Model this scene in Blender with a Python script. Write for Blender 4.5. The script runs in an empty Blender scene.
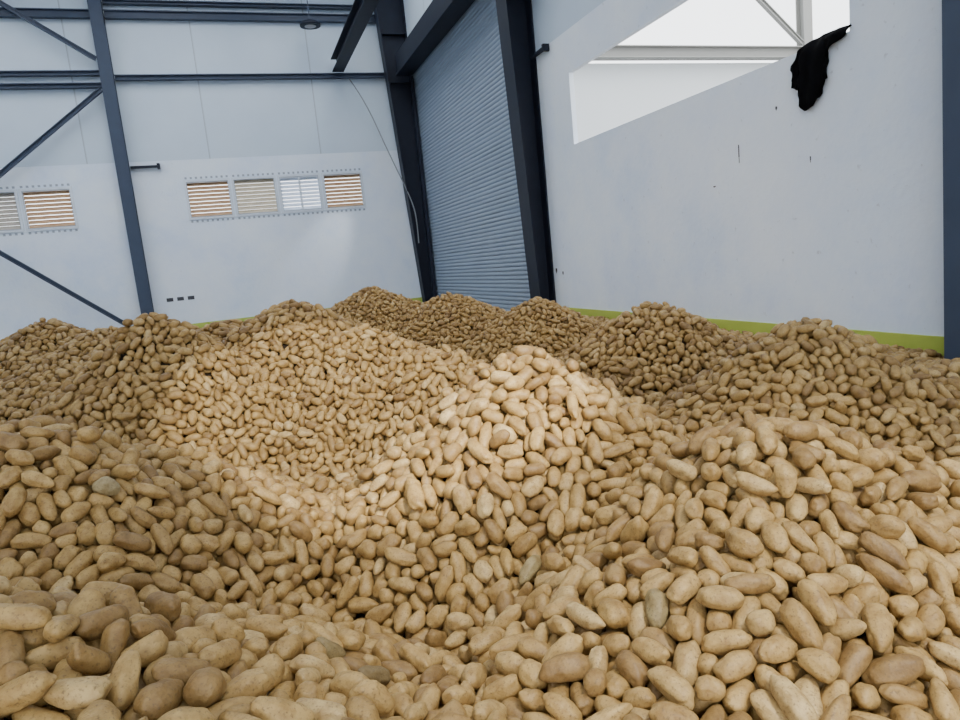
import bpy, bmesh, math, numpy as np, time
from mathutils import Vector, Matrix, kdtree, noise
rng = np.random.default_rng(7)
T0=time.time()
scene = bpy.context.scene
COL = scene.collection
CAM = np.array([0.0,0.0,1.8]); YAW=math.radians(18.6); PITCH=math.radians(8.5); ROLL=math.radians(5.7); F=680.0

# ------------------------------------------------------------------ materials
def new_mat(name):
    m=bpy.data.materials.new(name); m.use_nodes=True
    nt=m.node_tree; b=nt.nodes['Principled BSDF']; return m,nt,b
def N(nt,t,**kw):
    n=nt.nodes.new(t)
    for k,v in kw.items():
        if k in n.inputs: n.inputs[k].default_value=v
        else: setattr(n,k,v)
    return n
def mix(nt,fac,a,b,mode='MIX'):
    n=nt.nodes.new('ShaderNodeMix'); n.data_type='RGBA'; n.blend_type=mode
    for idx,v in ((0,fac),(6,a),(7,b)):
        if hasattr(v,'links') or isinstance(v,bpy.types.NodeSocket): nt.links.new(v,n.inputs[idx])
        else: n.inputs[idx].default_value = v if idx==0 else (*v,1)
    return n.outputs[2]
def ramp(nt,sock,stops):
    n=nt.nodes.new('ShaderNodeValToRGB'); e=n.color_ramp.elements
    while len(e)<len(stops): e.new(0.5)
    for el,(p,c) in zip(e,stops):
        el.position=p; el.color=(*c,1) if not isinstance(c,(int,float)) else (c,c,c,1)
    nt.links.new(sock,n.inputs[0]); return n.outputs[0]
def simple(name,col,rough=0.6,metal=0.0,var=0.12,scale=6,bump=0.0,spec=0.5):
    m,nt,b=new_mat(name)
    tc=N(nt,'ShaderNodeTexCoord'); no=N(nt,'ShaderNodeTexNoise',Scale=scale,Detail=5.0)
    nt.links.new(tc.outputs['Object'],no.inputs['Vector'])
    c=mix(nt,no.outputs['Fac'],tuple(x*(1-var) for x in col),tuple(min(1,x*(1+var)) for x in col))
    nt.links.new(c,b.inputs['Base Color']); b.inputs['Roughness'].default_value=rough; b.inputs['Metallic'].default_value=metal
    b.inputs['Specular IOR Level'].default_value=spec
    if bump:
        bp=N(nt,'ShaderNodeBump',Strength=bump,Distance=0.01); nt.links.new(no.outputs['Fac'],bp.inputs['Height']); nt.links.new(bp.outputs[0],b.inputs['Normal'])
    return m

def potato_mat(name,source,tint=(1,1,1)):
    m,nt,b=new_mat(name)
    if source=='attr':
        a=N(nt,'ShaderNodeAttribute'); a.attribute_name='rnd'; r=a.outputs['Fac']
    else:
        a=N(nt,'ShaderNodeObjectInfo'); r=a.outputs['Random']
    base=ramp(nt,r,[(0.0,(0.26,0.155,0.053)),(0.3,(0.39,0.246,0.083)),(0.6,(0.49,0.322,0.118)),(0.85,(0.425,0.273,0.092)),(1.0,(0.57,0.405,0.180))])
    geo=N(nt,'ShaderNodeNewGeometry')
    n1=N(nt,'ShaderNodeTexNoise',Scale=24.0,Detail=5.0,Roughness=0.65); nt.links.new(geo.outputs['Position'],n1.inputs['Vector'])
    patch=ramp(nt,n1.outputs['Fac'],[(0.40,0.0),(0.68,0.9)])
    c=mix(nt,patch,(1,1,1),(0.56,0.48,0.37)); c=mix(nt,1.0,base,c,'MULTIPLY')
    n2=N(nt,'ShaderNodeTexNoise',Scale=170.0,Detail=3.0); nt.links.new(geo.outputs['Position'],n2.inputs['Vector'])
    sp=ramp(nt,n2.outputs['Fac'],[(0.56,0.0),(0.70,0.65)])
    c=mix(nt,sp,c,(0.12,0.07,0.03))
    c=mix(nt,1.0,c,tint,'MULTIPLY')
    nt.links.new(c,b.inputs['Base Color']); b.inputs['Roughness'].default_value=0.5
    b.inputs['Specular IOR Level'].default_value=0.4
    bp=N(nt,'ShaderNodeBump',Strength=0.4,Distance=0.004)
    nt.links.new(n2.outputs['Fac'],bp.inputs['Height']); nt.links.new(bp.outputs[0],b.inputs['Normal'])
    return m

def wall_mat():
    m,nt,b=new_mat('plaster_white')
    geo=N(nt,'ShaderNodeNewGeometry')
    n1=N(nt,'ShaderNodeTexNoise',Scale=0.6,Detail=6.0,Roughness=0.65); nt.links.new(geo.outputs['Position'],n1.inputs['Vector'])
    c=ramp(nt,n1.outputs['Fac'],[(0.3,(0.67,0.78,0.96)),(0.5,(0.80,0.88,0.99)),(0.7,(0.88,0.94,1.0))])
    n2=N(nt,'ShaderNodeTexNoise',Scale=14.0,Detail=4.0); nt.links.new(geo.outputs['Position'],n2.inputs['Vector'])
    s=ramp(nt,n2.outputs['Fac'],[(0.68,0.0),(0.76,0.35)])
    c=mix(nt,s,c,(0.35,0.36,0.38))
    nt.links.new(c,b.inputs['Base Color']); b.inputs['Roughness'].default_value=0.75
    bp=N(nt,'ShaderNodeBump',Strength=0.2,Distance=0.02); nt.links.new(n2.outputs['Fac'],bp.inputs['Height']); nt.links.new(bp.outputs[0],b.inputs['Normal'])
    return m
def clad_mat(axis):
    m,nt,b=new_mat('cladding_panel_'+axis)
    geo=N(nt,'ShaderNodeNewGeometry'); sep=N(nt,'ShaderNodeSeparateXYZ'); nt.links.new(geo.outputs['Position'],sep.inputs[0])
    md=N(nt,'ShaderNodeMath',operation='MODULO'); ad=N(nt,'ShaderNodeMath',operation='ADD'); ad.inputs[1].default_value=30.3
    nt.links.new(sep.outputs[axis],ad.inputs[0]); nt.links.new(ad.outputs[0],md.inputs[0]); md.inputs[1].default_value=3.0
    dv=N(nt,'ShaderNodeMath',operation='DIVIDE'); dv.inputs[1].default_value=3.0; nt.links.new(md.outputs[0],dv.inputs[0])
    seam=ramp(nt,dv.outputs[0],[(0.0,0.7),(0.015,0.0)])
    n1=N(nt,'ShaderNodeTexNoise',Scale=0.5,Detail=4.0); nt.links.new(geo.outputs['Position'],n1.inputs['Vector'])
    c=ramp(nt,n1.outputs['Fac'],[(0.3,(0.56,0.67,0.79)),(0.7,(0.66,0.765,0.87))])
    c=mix(nt,seam,c,(0.25,0.28,0.32))
    nt.links.new(c,b.inputs['Base Color']); b.inputs['Roughness'].default_value=0.5
    return m
M_WALL=wall_mat(); M_CX=clad_mat('X'); M_CY=clad_mat('Y')
M_STEEL=simple('dark_painted_steel',(0.012,0.016,0.030),0.55,0.0,0.2,5,spec=0.3)
M_STEEL2=simple('blue_grey_painted_steel',(0.048,0.066,0.108),0.5,0.0,0.15,5,spec=0.35)
M_GREEN=simple('lime_green_paint',(0.47,0.56,0.085),0.6,0,0.15,3)
M_PLINTH=simple('dirty_plinth_olive',(0.20,0.20,0.12),0.8,0,0.25,3)
M_FLOOR=simple('concrete_floor_grey',(0.30,0.29,0.28),0.8,0,0.2,2,0.3)
M_SHUT=simple('shutter_grey_blue',(0.235,0.295,0.38),0.45,0.0,0.08,2)
M_FRAME=simple('window_frame_white',(0.72,0.78,0.86),0.5)
M_STUD=simple('window_stud_grey',(0.36,0.41,0.48),0.5)
M_SLAT=simple('louver_slat_tan',(0.42,0.27,0.15),0.6,0,0.2,8)
M_SLATP=simple('louver_slat_beige',(0.50,0.44,0.34),0.6,0,0.2,8)
M_SLATG=simple('louver_slat_grey',(0.38,0.35,0.31),0.6,0,0.2,8)
M_SLATW=simple('louver_slat_white',(0.66,0.72,0.82),0.5,0,0.05,8)
M_BLACK=simple('black_fabric',(0.004,0.004,0.005),1.0,0,0.3,30,0.2,spec=0.05)
M_EXT=simple('exterior_white_panel',(0.62,0.64,0.64),0.7,0,0.03,1)
M_EXTS=simple('galvanised_steel_pale',(0.27,0.265,0.245),0.6,0.0,0.05,1)
M_GAPSHADE=simple('potato_bed_brown',(0.035,0.021,0.009),0.9,0,0.3,25,0.5)  # near-black brown puts the shade between potatoes into the bed colour
M_MARK=simple('dark_stain_mark',(0.05,0.05,0.06),0.8)
M_CABLE=simple('grey_cable',(0.25,0.27,0.3),0.6)
mL,ntL,bL=new_mat('lamp_diffuser'); bL.inputs['Base Color'].default_value=(0.5,0.5,0.5,1); bL.inputs['Roughness'].default_value=0.4

# ------------------------------------------------------------------ mesh helpers
def prism(bm,pts,mi=0):
    v=[bm.verts.new(p) for p in pts]
    for q in ((3,2,1,0),(4,5,6,7),(0,1,5,4),(1,2,6,5),(2,3,7,6),(3,0,4,7)):
        f=bm.faces.new([v[i] for i in q]); f.material_index=mi
def box(bm,a,b,mi=0):
    x0,y0,z0=a;x1,y1,z1=b
    prism(bm,[(x0,y0,z0),(x1,y0,z0),(x1,y1,z0),(x0,y1,z0),(x0,y0,z1),(x1,y0,z1),(x1,y1,z1),(x0,y1,z1)],mi)
def finish(bm,name,mats,parent=None,bevel=0,**props):
    me=bpy.data.meshes.new(name); bmesh.ops.recalc_face_normals(bm,faces=bm.faces[:]); bm.to_mesh(me); bm.free()
    for m in (mats if isinstance(mats,(list,tuple)) else [mats]): me.materials.append(m)
    o=bpy.data.objects.new(name,me); COL.objects.link(o)
    if parent: o.parent=parent
    if bevel:
        md=o.modifiers.new('bevel','BEVEL'); md.width=bevel; md.segments=2; md.limit_method='ANGLE'
    for k,v in props.items(): o[k]=v
    return o
def ibeam(name,p0,p1,w,h,mat,up=(0,0,1),tf=0.025,**props):
    p0=Vector(p0);p1=Vector(p1); d=(p1-p0).normalized(); s=d.cross(Vector(up)).normalized(); u=s.cross(d).normalized()
    bm=bmesh.new()
    for (a0,a1,b0,b1) in ((-w/2,w/2,h/2-tf,h/2),(-w/2,w/2,-h/2,-h/2+tf),(-tf/2,tf/2,-h/2+tf,h/2-tf)):
        q=[s*a0+u*b0,s*a1+u*b0,s*a1+u*b1,s*a0+u*b1]
        prism(bm,[p0+x for x in q]+[p1+x for x in q])
    return finish(bm,name,mat,**props)
def wall_cells(bm,axis,c0,c1,us,zs,hole,matf):
    for i in range(len(us)-1):
        for j in range(len(zs)-1):
            um=(us[i]+us[i+1])/2; zm=(zs[j]+zs[j+1])/2
            if hole(um,zm): continue
            if axis=='X': box(bm,(us[i],c0,zs[j]),(us[i+1],c1,zs[j+1]),matf(zm))
            else: box(bm,(c0,us[i],zs[j]),(c1,us[i+1],zs[j+1]),matf(zm))

W=5.4; YB=20.5; ZT=10.0; XL=-9.0; YF=-4.0; ZP=5.2; TW=0.08
win=[(-1.05+1.23*i,-1.05+1.23*i+1.19) for i in range(4)]+[(-8.62+1.23*i,-8.62+1.23*i+1.19) for i in range(4)]
WZ0,WZ1=3.6,4.66
us=sorted({XL,W+TW}|{a for w in win for a in w}); zs=[0,WZ0,WZ1,ZP,ZT]
bm=bmesh.new()
wall_cells(bm,'X',YB,YB+0.2,us,zs,lambda u,z:(WZ0<z<WZ1 and any(a<u<b for a,b in win)),lambda z:0 if z<ZP else 1)
finish(bm,'wall_back',[M_WALL,M_CX],kind='structure',label='white plastered warehouse wall with metal cladding above')
OY0,OY1,OZ0,OZ1=4.89,10.2,3.46,4.57
DY0,DY1,DZ=11.9,19.6,7.15
us=sorted({YF,OY0,OY1,DY0,DY1,YB}); zs=[0,OZ0,OZ1,ZP,DZ,ZT]
bm=bmesh.new()
wall_cells(bm,'Y',W,W+TW,us,zs,lambda u,z:((OZ0<z<OZ1 and OY0<u<OY1) or (DY0<u<DY1 and z<DZ)),lambda z:0 if z<ZP else 1)
finish(bm,'wall_right',[M_WALL,M_CY],kind='structure',label='white plastered wall with a long open gap near its top')
bm=bmesh.new(); box(bm,(XL-0.2,YF,0),(XL,YB+0.2,ZP),0); box(bm,(XL-0.2,YF,ZP),(XL,YB+0.2,ZT),1)
finish(bm,'wall_left',[M_WALL,M_CY],kind='structure',label='white plastered warehouse wall')
bm=bmesh.new(); wall_cells(bm,'X',YF-0.2,YF,[XL,-6,2.5,W+TW],[0,5.0,ZT],lambda u,z:(-6<u<2.5 and z<5.0),lambda z:0)
finish(bm,'wall_front',[M_WALL],kind='structure',label='white wall with a wide open gateway')
bm=bmesh.new(); box(bm,(XL-0.2,YF-0.2,-0.2),(W+TW,YB+0.2,0))
finish(bm,'floor',M_FLOOR,kind='structure',label='grey concrete floor under the potatoes')
bm=bmesh.new()
xs=[XL-0.2,-7.5,-4.5,-2.5,0.5,2.0,4.6,W+TW]; ys=[YF-0.2,-3,1.8,10.0,18.5,YB+0.2]
for i in range(len(xs)-1):
    for j in range(len(ys)-1):
        if i%2==1 and j%2==1: continue  # openings added in the unseen roof, laid out to set the daylight
        box(bm,(xs[i],ys[j],ZT),(xs[i+1],ys[j+1],ZT+0.15))
finish(bm,'ceiling',M_CX,kind='structure',label='metal roof deck with openings added to admit light')
for nm,a,b in (('baseboard_back',(XL,YB-0.025),(W-0.03,YB)),('baseboard_right',(W-0.025,YF),(W,11.75))):
    bm=bmesh.new(); box(bm,(*a,0.625),(*b,0.783),0); box(bm,(*a,0),(*b,0.625),1)
    finish(bm,nm,[M_GREEN,M_PLINTH],kind='structure',label='lime green painted band above a dirty plinth')

bm=bmesh.new(); nz=int(DZ/0.09); prof=[]
for k in range(nz*4+1):
    z=k*DZ/(nz*4); prof.append((0.017*[0,0.9,1,0.6][k%4],z))
va=[bm.verts.new((W+0.05-x,DY0,z)) for x,z in prof]; vb=[bm.verts.new((W+0.05-x,DY1,z)) for x,z in prof]
for k in range(len(prof)-1): bm.faces.new((va[k],vb[k],vb[k+1],va[k+1]))
finish(bm,'door_1',M_SHUT,kind='structure',label='closed grey-blue corrugated roller shutter door')
e=bpy.data.objects.new('shutter_housing',None); e.location=(5.1,15.7,7.3); COL.objects.link(e); e['label']='dark steel housing box above the roller shutter'; e['category']='shutter housing'
bm=bmesh.new(); box(bm,(-0.15,-3.75,-0.2),(0.28,3.75,0.3)); finish(bm,'body',M_STEEL,parent=e,bevel=0.02)
bm=bmesh.new(); box(bm,(-0.19,-3.75,-0.26),(0.28,3.75,-0.2)); finish(bm,'flange',M_STEEL,parent=e)
for yy in (DY0+0.12,DY1-0.12):
    bm=bmesh.new(); box(bm,(W-0.09,yy-0.08,0),(W-0.04,yy+0.08,DZ-0.12)); box(bm,(W-0.04,yy-0.08,0),(W-0.005,yy-0.05,DZ-0.12))
    finish(bm,'shutter_guide_rail',M_STEEL,label='steel guide rail beside the roller shutter',category='door rail',group='shutter guide rails')

def tap_col(y0,y1,d0,d1,h,label,mat=M_STEEL):
    bm=bmesh.new(); t=0.03; ym=(y0+y1)/2
    box(bm,(W-t,y0,0),(W,y1,h))
    prism(bm,[(W-d0,y0,0),(W-d0+t,y0,0),(W-d0+t,y1,0),(W-d0,y1,0),(W-d1,y0,h),(W-d1+t,y0,h),(W-d1+t,y1,h),(W-d1,y1,h)])
    prism(bm,[(W-d0+t,ym-t/2,0),(W-t,ym-t/2,0),(W-t,ym+t/2,0),(W-d0+t,ym+t/2,0),(W-d1+t,ym-t/2,h),(W-t,ym-t/2,h),(W-t,ym+t/2,h),(W-d1+t,ym+t/2,h)])
    for z in (0.02,6.9,8.2):
        d=d0+(d1-d0)*z/h; box(bm,(W-d+t,y0+0.005,z),(W-t,y1-0.005,z+0.02))
    box(bm,(W-d0-0.06,y0-0.05,0),(W,y1+0.05,0.02))
    return finish(bm,'steel_column',mat,label=label,category='column',group='dark steel portal columns')
tap_col(11.35,11.8,0.28,0.60,ZT-0.1,'dark steel portal column at the near side of the roller shutter')
tap_col(19.6,19.95,0.28,0.85,ZT-0.1,'dark steel portal column in the corner beyond the roller shutter')
tap_col(3.46,3.81,0.27,0.40,ZT-0.1,'blue-grey steel portal column against the white plastered wall',M_STEEL2)
ibeam('steel_column',(-2.45,YB-0.17,0),(-2.45,YB-0.17,ZT-0.1),0.30,0.28,M_STEEL2,up=(0,1,0),label='tall blue-grey steel column against the end wall',category='column',group='dark steel portal columns')
ibeam('steel_column',(-8.3,YB-0.17,0),(-8.3,YB-0.17,ZT-0.1),0.30,0.28,M_STEEL2,up=(0,1,0),label='tall blue-grey steel column against the end wall',category='column',group='dark steel portal columns')
for z,x0,x1,hh in ((7.3,-2.28,5.3,0.13),(7.42,XL+.05,-2.62,0.12),(7.12,XL+.05,-2.62,0.12),(8.85,-2.28,5.3,0.2),(8.85,XL+.05,-2.62,0.2),(9.15,-2.28,5.3,0.1)):
    ibeam('wall_girt',(x0,YB-0.12,z),(x1,YB-0.12,z),0.16,hh,M_STEEL2,label='horizontal blue-grey steel rail across the end wall',category='steel beam',group='horizontal wall rails')
for q_,(a,b) in enumerate((((-2.62,6.98),(-8.1,2.75)),((-2.95,0.96),(-8.1,5.3)),((-2.62,7.72),(-4.9,9.3)))):
    ibeam('diagonal_brace',(a[0],YB-0.30-0.12*(q_==1),a[1]),(b[0],YB-0.30-0.12*(q_==1),b[1]),0.11,0.11,M_STEEL2,label='diagonal steel brace across the end wall bay',category='steel brace',group='diagonal wall braces')
ibeam('overhead_beam',(3.45,YB-0.25,7.55),(3.45,12.5,7.55),0.32,0.36,M_STEEL,label='dark overhead steel beam running to the end wall',category='steel beam')
bm=bmesh.new(); box(bm,(4.72,11.05,6.25),(5.0,11.34,6.32)); box(bm,(4.72,11.05,6.32),(4.76,11.34,6.42)); box(bm,(4.96,10.6,6.25),(5.4,11.34,6.33))
finish(bm,'wall_bracket',M_STEEL,label='small dark steel bracket on the portal column',category='bracket')
bm=bmesh.new(); box(bm,(5.30,10.85,5.12),(5.36,11.34,5.17)); box(bm,(5.28,10.8,5.09),(5.395,10.86,5.2))
finish(bm,'wall_pipe_stub',M_STEEL,label='short dark steel stub rail beside the portal column',category='pipe')
bm=bmesh.new(); box(bm,(-2.28,YB-0.12,5.02),(-1.6,YB-0.03,5.08)); box(bm,(-1.63,YB-0.16,4.98),(-1.56,YB,5.12))
finish(bm,'wall_pipe_stub',M_STEEL,label='short horizontal pipe stub beside the steel column',category='pipe',)

k=0
for idx,(a,b) in enumerate(win):
    k+=1
    bm=bmesh.new(); t=0.07
    y0,y1=YB-0.03,YB+0.12
    box(bm,(a,y0,WZ0),(b,y1,WZ0+t)); box(bm,(a,y0,WZ1-t),(b,y1,WZ1)); box(bm,(a,y0,WZ0+t),(a+t,y1,WZ1-t)); box(bm,(b-t,y0,WZ0+t),(b,y1,WZ1-t))
    n=9
    for q in range(n):
        xx=a+(b-a)*(q+.5)/n
        for zz in (WZ0-0.05,WZ1+0.05): box(bm,(xx-0.028,YB-0.01,zz-0.028),(xx+0.028,YB,zz+0.028),1)
    for zz in (WZ0+t-0.012,WZ1-t): box(bm,(a+t-0.012,y0-0.004,zz),(b-t+0.012,y0,zz+0.014),1)
    for xx in (a+t-0.012,b-t): box(bm,(xx,y0-0.004,WZ0+t),(xx+0.014,y0,WZ1-t),1)
    fr=finish(bm,'window_%d'%k,[M_FRAME,M_STUD],kind='structure',label='small high louvred window in a white frame')
    sm=[M_SLAT,M_SLATP,M_SLATW,M_SLAT,M_SLAT,M_SLAT,M_SLATG,M_SLAT][idx]
    bm=bmesh.new(); ns=9; pz=(WZ1-WZ0-2*t)/ns
    for s in range(ns):
        zc=WZ0+t+pz*(s+.5); h=pz*(0.50 if idx in(1,6) else 0.455)
        prism(bm,[(a+t,YB+0.03,zc-h),(b-t,YB+0.03,zc-h),(b-t,YB+0.085,zc+h-0.01),(a+t,YB+0.085,zc+h-0.01),
                  (a+t,YB+0.03,zc-h+0.012),(b-t,YB+0.03,zc-h+0.012),(b-t,YB+0.085,zc+h),(a+t,YB+0.085,zc+h)])
    finish(bm,'louver',sm,parent=fr)
    if idx in (2,):
        bm=bmesh.new(); xm=(a+b)/2; box(bm,(xm-0.03,YB-0.01,WZ0+t),(xm+0.03,YB+0.02,WZ1-t)); finish(bm,'mullion',M_FRAME,parent=fr)

e=bpy.data.objects.new('pendant_lamp',None); e.location=(2.75,19.6,8.42); COL.objects.link(e); e['label']='round dark pendant lamp with pale diffuser'; e['category']='lamp'
def lathe(name,prof,mat,parent,n=32):
    bm=bmesh.new(); rings=[]
    for r,z in prof: rings.append([bm.verts.new((r*math.cos(2*math.pi*i/n),r*math.sin(2*math.pi*i/n),z)) for i in range(n)])
    for q in range(len(rings)-1):
        for i in range(n): bm.faces.new((rings[q][i],rings[q][(i+1)%n],rings[q+1][(i+1)%n],rings[q+1][i])).smooth=True
    bm.faces.new(rings[0]); bm.faces.new(rings[-1])
    return finish(bm,name,mat,parent=parent)
lathe('lamp_shade',[(0.27,-0.05),(0.27,0.0),(0.22,0.05),(0.12,0.09),(0.06,0.13),(0.03,0.14)],M_STEEL,e)
lathe('diffuser',[(0.12,-0.06),(0.15,-0.055),(0.15,-0.05)],mL,e)
bm=bmesh.new(); box(bm,(-0.012,-0.012,0.13),(0.012,0.012,1.58)); finish(bm,'rod',M_STEEL2,parent=e)

cu=bpy.data.curves.new('hanging_cable','CURVE'); cu.dimensions='3D'; cu.bevel_depth=0.016; cu.bevel_resolution=2
sp=cu.splines.new('NURBS'); pts=[(3.75,20.3,7.2),(4.1,20.2,6.6),(4.6,20.0,5.0),(5.0,19.5,3.6),(5.06,19.45,3.0),(5.05,19.5,2.4)]
sp.points.add(len(pts)-1); sp.use_endpoint_u=True; sp.order_u=3
for p,c in zip(sp.points,pts): p.co=(*c,1)
cu.materials.append(M_CABLE); o=bpy.data.objects.new('hanging_cable_curve',cu); COL.objects.link(o)
dg=bpy.context.evaluated_depsgraph_get(); mc=bpy.data.meshes.new_from_object(o.evaluated_get(dg)); bpy.data.objects.remove(o)
o=bpy.data.objects.new('hanging_cable',mc); COL.objects.link(o); o['label']='thin grey cable hanging in the corner'; o['category']='cable'

def mark(pts,label):
    bm=bmesh.new()
    for a,b in pts: box(bm,a,b)
    finish(bm,'wall_mark',M_MARK,label=label,category='wall mark')
for i in range(3):
    x=-1.95+i*0.27; mark([((x,YB-0.006,1.45),(x+0.17,YB,1.55))],'small dark rectangular hole mark on the white end wall')
for (y,z,dy,dz) in ((6.36,2.62,0.012,0.13),(5.78,3.0,0.02,0.025),(5.36,2.42,0.010,0.04),(6.78,2.35,0.04,0.010),(11.2,1.42,0.05,0.06),(10.95,1.38,0.04,0.04)):
    mark([((W-0.005,y,z),(W,y+dy,z+dz)),((W-0.004,y+dy*0.3,z-dz*0.5),(W,y+dy*0.8,z))],'small dark scratch on the white plastered wall')

outline=[(4.87,3.50),(5.10,3.52),(5.30,3.51),(5.44,3.46),(5.52,3.34),(5.50,3.24),(5.53,3.14),(5.43,3.09),(5.44,2.95),(5.39,2.89),(5.28,2.91),(5.25,3.02),(5.17,3.04),(5.13,3.10),(5.15,3.22),(5.12,3.35),(5.02,3.39),(4.90,3.43)]
bm=bmesh.new(); vs=[bm.verts.new((W-0.05,y,z)) for y,z in outline]; f=bm.faces.new(vs)
bmesh.ops.triangulate(bm,faces=[f]); bmesh.ops.subdivide_edges(bm,edges=bm.edges[:],cuts=4,use_grid_fill=True)
for v in bm.verts:
    y,z=v.co.y,v.co.z
    v.co.x=W-0.04-0.012*math.sin(y*38+z*9)-0.008*math.sin(y*17-z*21)
    v.co.y+=0.008*math.sin(z*45+y*20)
    if z>3.47: v.co.x+= (z-3.47)*1.5
for f in bm.faces: f.smooth=True
g=finish(bm,'draped_garment',M_BLACK,label='crumpled black garment hanging over the wall opening sill',category='clothing')
md=g.modifiers.new('solid','SOLIDIFY'); md.thickness=0.02

bm=bmesh.new(); box(bm,(8,16.3,0),(22,16.5,6.45)); finish(bm,'neighbouring_building_wall',M_EXT,label='pale wall of a neighbouring building outside',category='building')
ibeam('exterior_beam',(8,16,6.62),(22,16,6.62),0.3,0.3,M_EXTS,label='pale steel beam outside the opening',category='steel beam')
ibeam('exterior_post',(16,16,0),(16,16,12),0.3,0.3,M_EXTS,up=(0,1,0),label='pale steel post outside the opening',category='steel post')
ibeam('exterior_brace',(15.8,15.9,6.85),(13.6,15.9,8.6),0.12,0.12,M_EXTS,label='pale diagonal steel brace outside',category='steel brace')
bm=bmesh.new(); box(bm,(-30,-30,-0.25),(40,45,-0.21)); finish(bm,'exterior_ground',M_FLOOR,kind='structure',label='pale outdoor ground')

# ------------------------------------------------------------------ potato heaps
HEAPS=[(-.58,1.45,1.14,.70),(-1.2,1.25,1.12,.55),(-.20,1.15,.96,.62),
 (1.46,1.64,1.10,.74),(1.82,1.62,.97,.76),(1.08,1.34,.90,.58),(.72,1.2,.76,.5),
 (1.15,2.86,1.25,.80),(-.85,2.85,1.26,.80),(-.38,3.05,1.02,.80),
 (-.65,5.5,1.55,.86),(.35,6.2,1.51,.60),(.85,5.5,1.26,.60),(1.26,4.85,1.08,.62),(-1.95,8.1,1.52,.60),(-1.3,7.4,1.40,.5),(-.6,6.9,1.36,.5),(-.15,6.6,1.38,.55),(1.77,9.95,1.45,.55),(2.72,9.1,1.28,.55),(3.43,7.8,1.15,.6),
 (3.38,5.19,1.18,.62),(3.15,3.2,1.13,.70),(-2.3,3.5,1.2,.6),(-3.2,6.2,1.3,.5),(-4.5,9.2,1.4,.5),(-3.0,8.6,1.35,.5),(4.0,9.2,1.0,.5),(4.6,6.6,.78,.4),(4.1,2.9,.80,.4)]
HP=np.array(HEAPS)
def terrain(x,y):
    x=np.asarray(x);y=np.asarray(y); k=0.025
    r0=0.14
    base=0.48+0.12*np.clip((x-3.8)/1.0,0,1)*np.clip((y-2.5)/1.0,0,1)
    acc=np.exp(np.clip((base-0.8)/k,-40,40))
    for hx,hy,hz,s in HP:
        d=np.sqrt((x-hx)**2+(y-hy)**2+r0*r0)-r0
        acc+=np.exp(np.clip((hz-s*d-0.8)/k,-40,40))
    h=0.8+k*np.log(acc)
    h=h+0.018*np.sin(x*5.1+1.3*np.sin(y*3.3))*np.sin(y*4.7+.9*np.sin(x*4.1))
    h=h*np.clip((13.5-y)/2.0,0,1)
    return h
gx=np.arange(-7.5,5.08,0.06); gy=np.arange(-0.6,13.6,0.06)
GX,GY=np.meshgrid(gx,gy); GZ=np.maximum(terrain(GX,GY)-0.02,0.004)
def fast_mesh(name,co,tris,smooth=True):
    me=bpy.data.meshes.new(name); k=tris.shape[1]
    me.vertices.add(len(co)); me.vertices.foreach_set('co',co.astype(np.float32).ravel())
    me.loops.add(tris.size); me.loops.foreach_set('vertex_index',tris.astype(np.int32).ravel())
    me.polygons.add(len(tris)); me.polygons.foreach_set('loop_start',np.arange(0,tris.size,k,dtype=np.int32)); me.polygons.foreach_set('loop_total',np.full(len(tris),k,dtype=np.int32))
    me.polygons.foreach_set('use_smooth',np.full(len(tris),smooth,dtype=bool)); me.update(calc_edges=True); return me
ny,nx=GX.shape; idx=np.arange(nx*ny).reshape(ny,nx)
quads=np.stack([idx[:-1,:-1],idx[:-1,1:],idx[1:,1:],idx[1:,:-1]],-1).reshape(-1,4)
me=fast_mesh('potato_bed',np.stack([GX,GY,GZ],-1).reshape(-1,3),quads); me.materials.append(M_GAPSHADE)
o=bpy.data.objects.new('potato_bed',me); COL.objects.link(o); o['kind']='stuff'; o['label']='dark underlayer of the potato heaps, coloured as gap shade'; o['category']='potato heap'

def scatter(sp,off,cond):
    xs=np.arange(-7,5.33,sp); ys=np.arange(0.15,12.9,sp*0.9)
    X,Y=np.meshgrid(xs,ys); X=X.copy(); X[::2]+=sp/2
    X=(X+rng.uniform(-.3,.3,X.shape)*sp).ravel(); Y=(Y+rng.uniform(-.3,.3,Y.shape)*sp).ravel()
    keep=cond(X,Y); X=X[keep];Y=Y[keep]; return np.stack([X,Y,terrain(X,Y)+off],-1)
def region(X,Y):
    col=(X>5.0)&(((Y>3.35)&(Y<3.92))|((Y>11.2)&(Y<11.95))|(Y>11.9))
    return (X>-1.4-.42*Y)&(X<1.6*Y+1.8)&(X<5.3)&~col
lay=[scatter(0.073,0.033,lambda X,Y:region(X,Y)&(np.hypot(X,Y)<5.0)),
     scatter(0.073,0.080,region),
     scatter(0.087,0.125,lambda X,Y:region(X,Y)&(np.hypot(X,Y)<12))]
C=np.concatenate(lay); n=len(C)
L=np.clip(rng.normal(0.098,0.017,n),0.062,0.146); R=np.clip(rng.normal(0.0275,0.0030,n),0.020,0.035)
L=np.maximum(L,R*2.4)
hl=L/2-R*0.95
e_=0.02
gxv=(terrain(C[:,0]+e_,C[:,1])-terrain(C[:,0]-e_,C[:,1]))/(2*e_); gyv=(terrain(C[:,0],C[:,1]+e_)-terrain(C[:,0],C[:,1]-e_))/(2*e_)
th=rng.uniform(0,2*np.pi,n); D=np.stack([np.cos(th),np.sin(th),gxv*np.cos(th)+gyv*np.sin(th)+rng.normal(0,.30,n)],-1)
D/=np.linalg.norm(D,axis=1,keepdims=True)
A=C-D*hl[:,None]; B=C+D*hl[:,None]; C0=C.copy()
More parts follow.
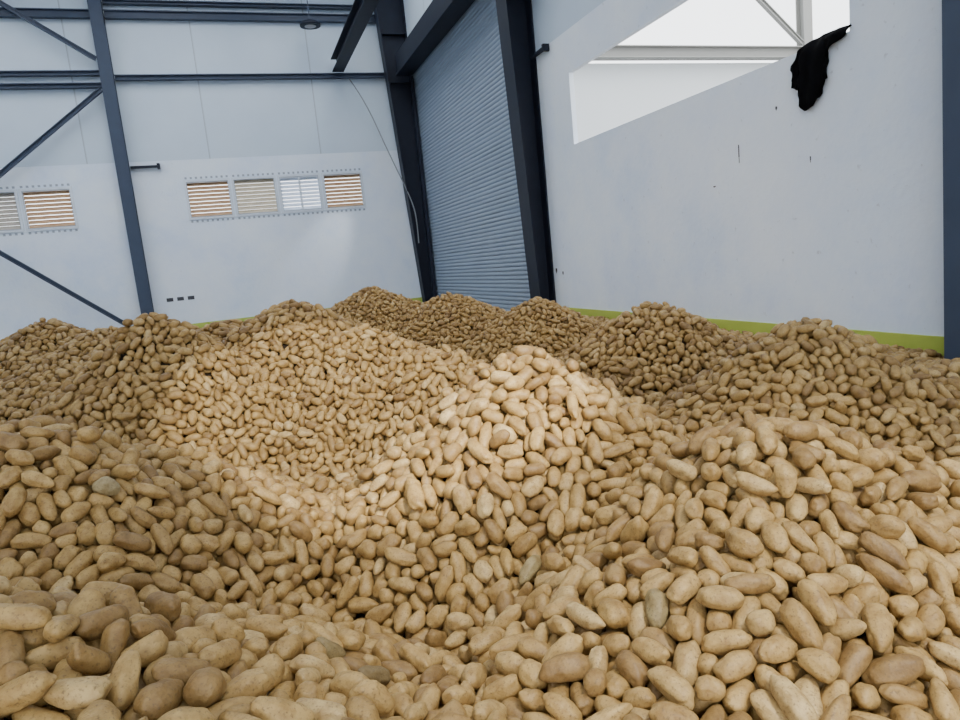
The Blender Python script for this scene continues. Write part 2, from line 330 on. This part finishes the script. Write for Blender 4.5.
def pairs(Cc):
    kd=kdtree.KDTree(len(Cc))
    for i,c in enumerate(Cc): kd.insert(c,i)
    kd.balance(); pi=[];pj=[]
    for i,c in enumerate(Cc):
        for _,j,_ in kd.find_range(c,0.128):
            if j>i: pi.append(i);pj.append(j)
    return np.array(pi),np.array(pj)
rc=R*0.94
NIT=80
for it in range(NIT):
    Cc=(A+B)/2
    if it%20==0: I,J=pairs(Cc)
    g=0.0022 if it<NIT-18 else 0.0
    A[:,2]-=g;B[:,2]-=g
    a=A[I];u=B[I]-a; b=A[J]; v=B[J]-b
    uu=(u*u).sum(1)+1e-9; vv=(v*v).sum(1)+1e-9; t=np.full(len(I),.5)
    for _ in range(3):
        s=np.clip((((b+v*t[:,None])-a)*u).sum(1)/uu,0,1); t=np.clip((((a+u*s[:,None])-b)*v).sum(1)/vv,0,1)
    dv=(a+u*s[:,None])-(b+v*t[:,None]); d=np.linalg.norm(dv,axis=1)+1e-6
    pen=rc[I]+rc[J]-d; m=pen>0
    cr=(dv/d[:,None]*(pen*0.32)[:,None])[m]; Im=I[m];Jm=J[m];sm=s[m][:,None];tm=t[m][:,None]
    for arr,ii,w in ((A,Im,cr*(1-sm)*1.5),(B,Im,cr*sm*1.5),(A,Jm,-cr*(1-tm)*1.5),(B,Jm,-cr*tm*1.5)):
        for ax in range(3): arr[:,ax]+=np.bincount(ii,w[:,ax],minlength=n)
    c=(A+B)/2; dd=B-A; dd/=np.linalg.norm(dd,axis=1,keepdims=True)+1e-9
    c[:,:2]+=0.04*(C0[:,:2]-c[:,:2]); c[:,0]=np.minimum(c[:,0],W-0.10)
    A=c-dd*hl[:,None]; B=c+dd*hl[:,None]
    A[:,2]=np.maximum(A[:,2],terrain(A[:,0],A[:,1])+R*0.6); B[:,2]=np.maximum(B[:,2],terrain(B[:,0],B[:,1])+R*0.6)
c=(A+B)/2; dd=B-A; dd/=np.linalg.norm(dd,axis=1,keepdims=True)
print('potatoes',n,'sim',time.time()-T0)

NV=16
def unit_ico(sub):
    bm=bmesh.new(); bmesh.ops.create_icosphere(bm,subdivisions=sub,radius=1.0)
    bm.verts.ensure_lookup_table(); co=np.array([v.co[:] for v in bm.verts]); f=np.array([[v.index for v in q.verts] for q in bm.faces]); bm.free(); return co,f
ICO={s:unit_ico(s) for s in (2,3,4)}
PAR=[(rng.uniform(-.14,.18),rng.uniform(-.20,.20),rng.uniform(2.0,2.6),rng.uniform(0,100),rng.uniform(.82,1.0)) for _ in range(NV)]
def variant(co,par):
    bend,taper,ex,seed,flat=par; x,y,z=co.T
    rad=np.sqrt(y*y+z*z)+1e-9; ax=np.abs(x)
    prof=(1-np.clip(ax,0,1)**ex)**(1/ex); kk=np.where(rad>1e-6,prof/np.maximum(rad,1e-6),0); 
    y2=y*kk*(1+taper*x); z2=z*kk*(1+taper*x)*flat
    out=np.stack([x,y2,z2],-1)
    lump=np.array([noise.noise(Vector((p[0]*1.2+seed,p[1]*1.3,p[2]*1.3))) for p in out])
    lump2=np.array([noise.noise(Vector((p[0]*3.0+seed,p[1]*2.2+9,p[2]*2.2))) for p in out])
    out*= (1+0.14*lump+0.07*lump2)[:,None]
    out[:,1]+=bend*(1.6*out[:,0]**2-0.5)
    return out
VAR={s:[variant(ICO[s][0],p) for p in PAR] for s in ICO}
up=np.array([0,0,1.0]); roll=rng.uniform(0,2*np.pi,n)
s1=np.cross(dd,up+rng.normal(0,.01,(n,3))); s1/=np.linalg.norm(s1,axis=1,keepdims=True); s2=np.cross(dd,s1)
e1=s1*np.cos(roll)[:,None]+s2*np.sin(roll)[:,None]; e2=np.cross(dd,e1)
vidx=rng.integers(0,NV,n); rnd=rng.random(n)
Rm=Matrix.Rotation(-YAW,3,'Z')@Matrix.Rotation(math.pi/2-PITCH,3,'X')@Matrix.Rotation(-ROLL,3,'Z'); Rn=np.array(Rm)
cd=bpy.data.cameras.new('camera'); cam=bpy.data.objects.new('camera',cd); COL.objects.link(cam); cam.matrix_world=Matrix.Translation(Vector(CAM))@Rm.to_4x4()
cd.sensor_width=36; cd.lens=F/960*36; cd.clip_start=0.02; cd.clip_end=200; scene.camera=cam
def proj(P):
    q=(P-CAM)@Rn; zz=np.maximum(-q[:,2],1e-3); return np.stack([480+F*q[:,0]/zz,360-F*q[:,1]/zz],-1),-q[:,2]
pa,da=proj(A); pb,db=proj(B); dm=(da+db)/2
cand=np.where((dm<3.4)&(dm>0.2))[0]; cand=cand[np.argsort(-dm[cand])]
buf=np.full((720,960),-1,int)
for i in cand:
    r=R[i]*F/dm[i]; x0=int(max(0,min(pa[i,0],pb[i,0])-r)); x1=int(min(959,max(pa[i,0],pb[i,0])+r)); y0=int(max(0,min(pa[i,1],pb[i,1])-r)); y1=int(min(719,max(pa[i,1],pb[i,1])+r))
    if x1<x0 or y1<y0: continue
    yy,xx=np.mgrid[y0:y1+1,x0:x1+1]; ab=pb[i]-pa[i]; t=np.clip(((xx-pa[i,0])*ab[0]+(yy-pa[i,1])*ab[1])/((ab*ab).sum()+1e-6),0,1)
    ds=(xx-pa[i,0]-t*ab[0])**2+(yy-pa[i,1]-t*ab[1])**2
    sub=buf[y0:y1+1,x0:x1+1]; sub[ds<r*r]=i
cnt=np.bincount(buf[buf>=0],minlength=n); top=np.argsort(-cnt)[:300]; top=top[cnt[top]>0]
ind=np.zeros(n,bool); ind[top]=True
M_P1=potato_mat('potato_skin_single','obj'); M_P2=potato_mat('potato_skin_heap','attr'); M_PG=potato_mat('potato_skin_greyish','obj',(0.76,0.90,1.15))
meshes=[]; 
for kx in range(NV):
    me=fast_mesh('potato',VAR[4][kx],ICO[4][1]); me.materials.append(M_P1); meshes.append(me)
gm=meshes[3].copy(); gm.materials.clear(); gm.materials.append(M_PG)
q=0
for i in top:
    q+=1; grey=(q%30==7) and C[i,0]<0.9
    o=bpy.data.objects.new('potato',gm if grey else meshes[vidx[i]])
    M=Matrix.Identity(4)
    for r_ in range(3):
        M[r_][0]=dd[i,r_]*L[i]/2; M[r_][1]=e1[i,r_]*R[i]; M[r_][2]=e2[i,r_]*R[i]; M[r_][3]=c[i,r_]
    o.matrix_world=M; COL.objects.link(o)
    ratio=L[i]/(2*R[i])
    o['label']=('greyish green-tinged potato lying among tan potatoes' if grey else
      'long slender tan potato lying on the heap' if ratio>2.0 else 'short rounded tan potato lying on the heap' if ratio<1.45 else 'oval yellow-tan potato lying on the heap')
    o['category']='potato'; o['group']='loose potatoes piled in heaps'
cos=[];fs=[];rs=[];off=0
dist=np.linalg.norm(c-CAM,axis=1)
for lod,msk in ((3,dist<4.2),(2,dist>=4.2)):
    fa=ICO[lod][1]; nvv=len(ICO[lod][0])
    for kx in range(NV):
        ii=np.where((vidx==kx)&msk&~ind)[0]
        if not len(ii): continue
        U=VAR[lod][kx]
        P=(U[None,:,0,None]*(dd[ii]*(L[ii]/2)[:,None])[:,None,:]+U[None,:,1,None]*(e1[ii]*R[ii][:,None])[:,None,:]+U[None,:,2,None]*(e2[ii]*R[ii][:,None])[:,None,:]+c[ii][:,None,:])
        cos.append(P.reshape(-1,3).astype(np.float32)); fs.append((fa[None]+(np.arange(len(ii))*nvv)[:,None,None]+off).reshape(-1,3)); rs.append(np.repeat(rnd[ii],nvv)); off+=len(ii)*nvv
co=np.concatenate(cos); ff=np.concatenate(fs); rr=np.concatenate(rs).astype(np.float32)
me=fast_mesh('potato_pile',co,ff); at=me.attributes.new('rnd','FLOAT','POINT'); at.data.foreach_set('value',rr); me.materials.append(M_P2)
o=bpy.data.objects.new('potato_pile',me); COL.objects.link(o); o['kind']='stuff'; o['label']='many tan potatoes heaped across the warehouse floor'; o['category']='potatoes'; o['group']='loose potatoes piled in heaps'
print('tris',len(ff),time.time()-T0)

# ------------------------------------------------------------------ light
w=bpy.data.worlds.new('world'); scene.world=w; w.use_nodes=True; bg=w.node_tree.nodes['Background']; bg.inputs[0].default_value=(0.93,0.965,1.0,1); bg.inputs[1].default_value=4.1
def spot(name,loc,tgt,e,size,blend,rad,col=(1,0.98,0.94)):
    l=bpy.data.lights.new(name,'SPOT'); l.energy=e; l.spot_size=math.radians(size); l.spot_blend=blend; l.shadow_soft_size=rad; l.color=col
    o=bpy.data.objects.new(name,l); o.location=loc; o.rotation_euler=(Vector(tgt)-Vector(loc)).to_track_quat('-Z','Y').to_euler(); COL.objects.link(o)
spot('gateway_beam',(1.2,-3.0,5.3),(0.62,4.0,1.0),3900,16.5,0.22,0.12)
spot('front_heap_fill',(1.5,-1.8,6.4),(1.45,1.55,1.0),1450,32,0.75,0.2)  # added spot to brighten the front-right heap, no fixture behind it
spot('rear_heap_fill',(1.8,3.5,9.3),(2.8,7.8,1.0),750,58,0.8,0.5,(1,0.85,0.66))  # added warm fill over the rear piles, not a fixture of the bay
spot('end_wall_patch_spot',(4.6,18.8,5.6),(2.4,20.5,2.4),330,26,0.9,0.1)  # added grazing spot that makes the diagonal light patch on the wall
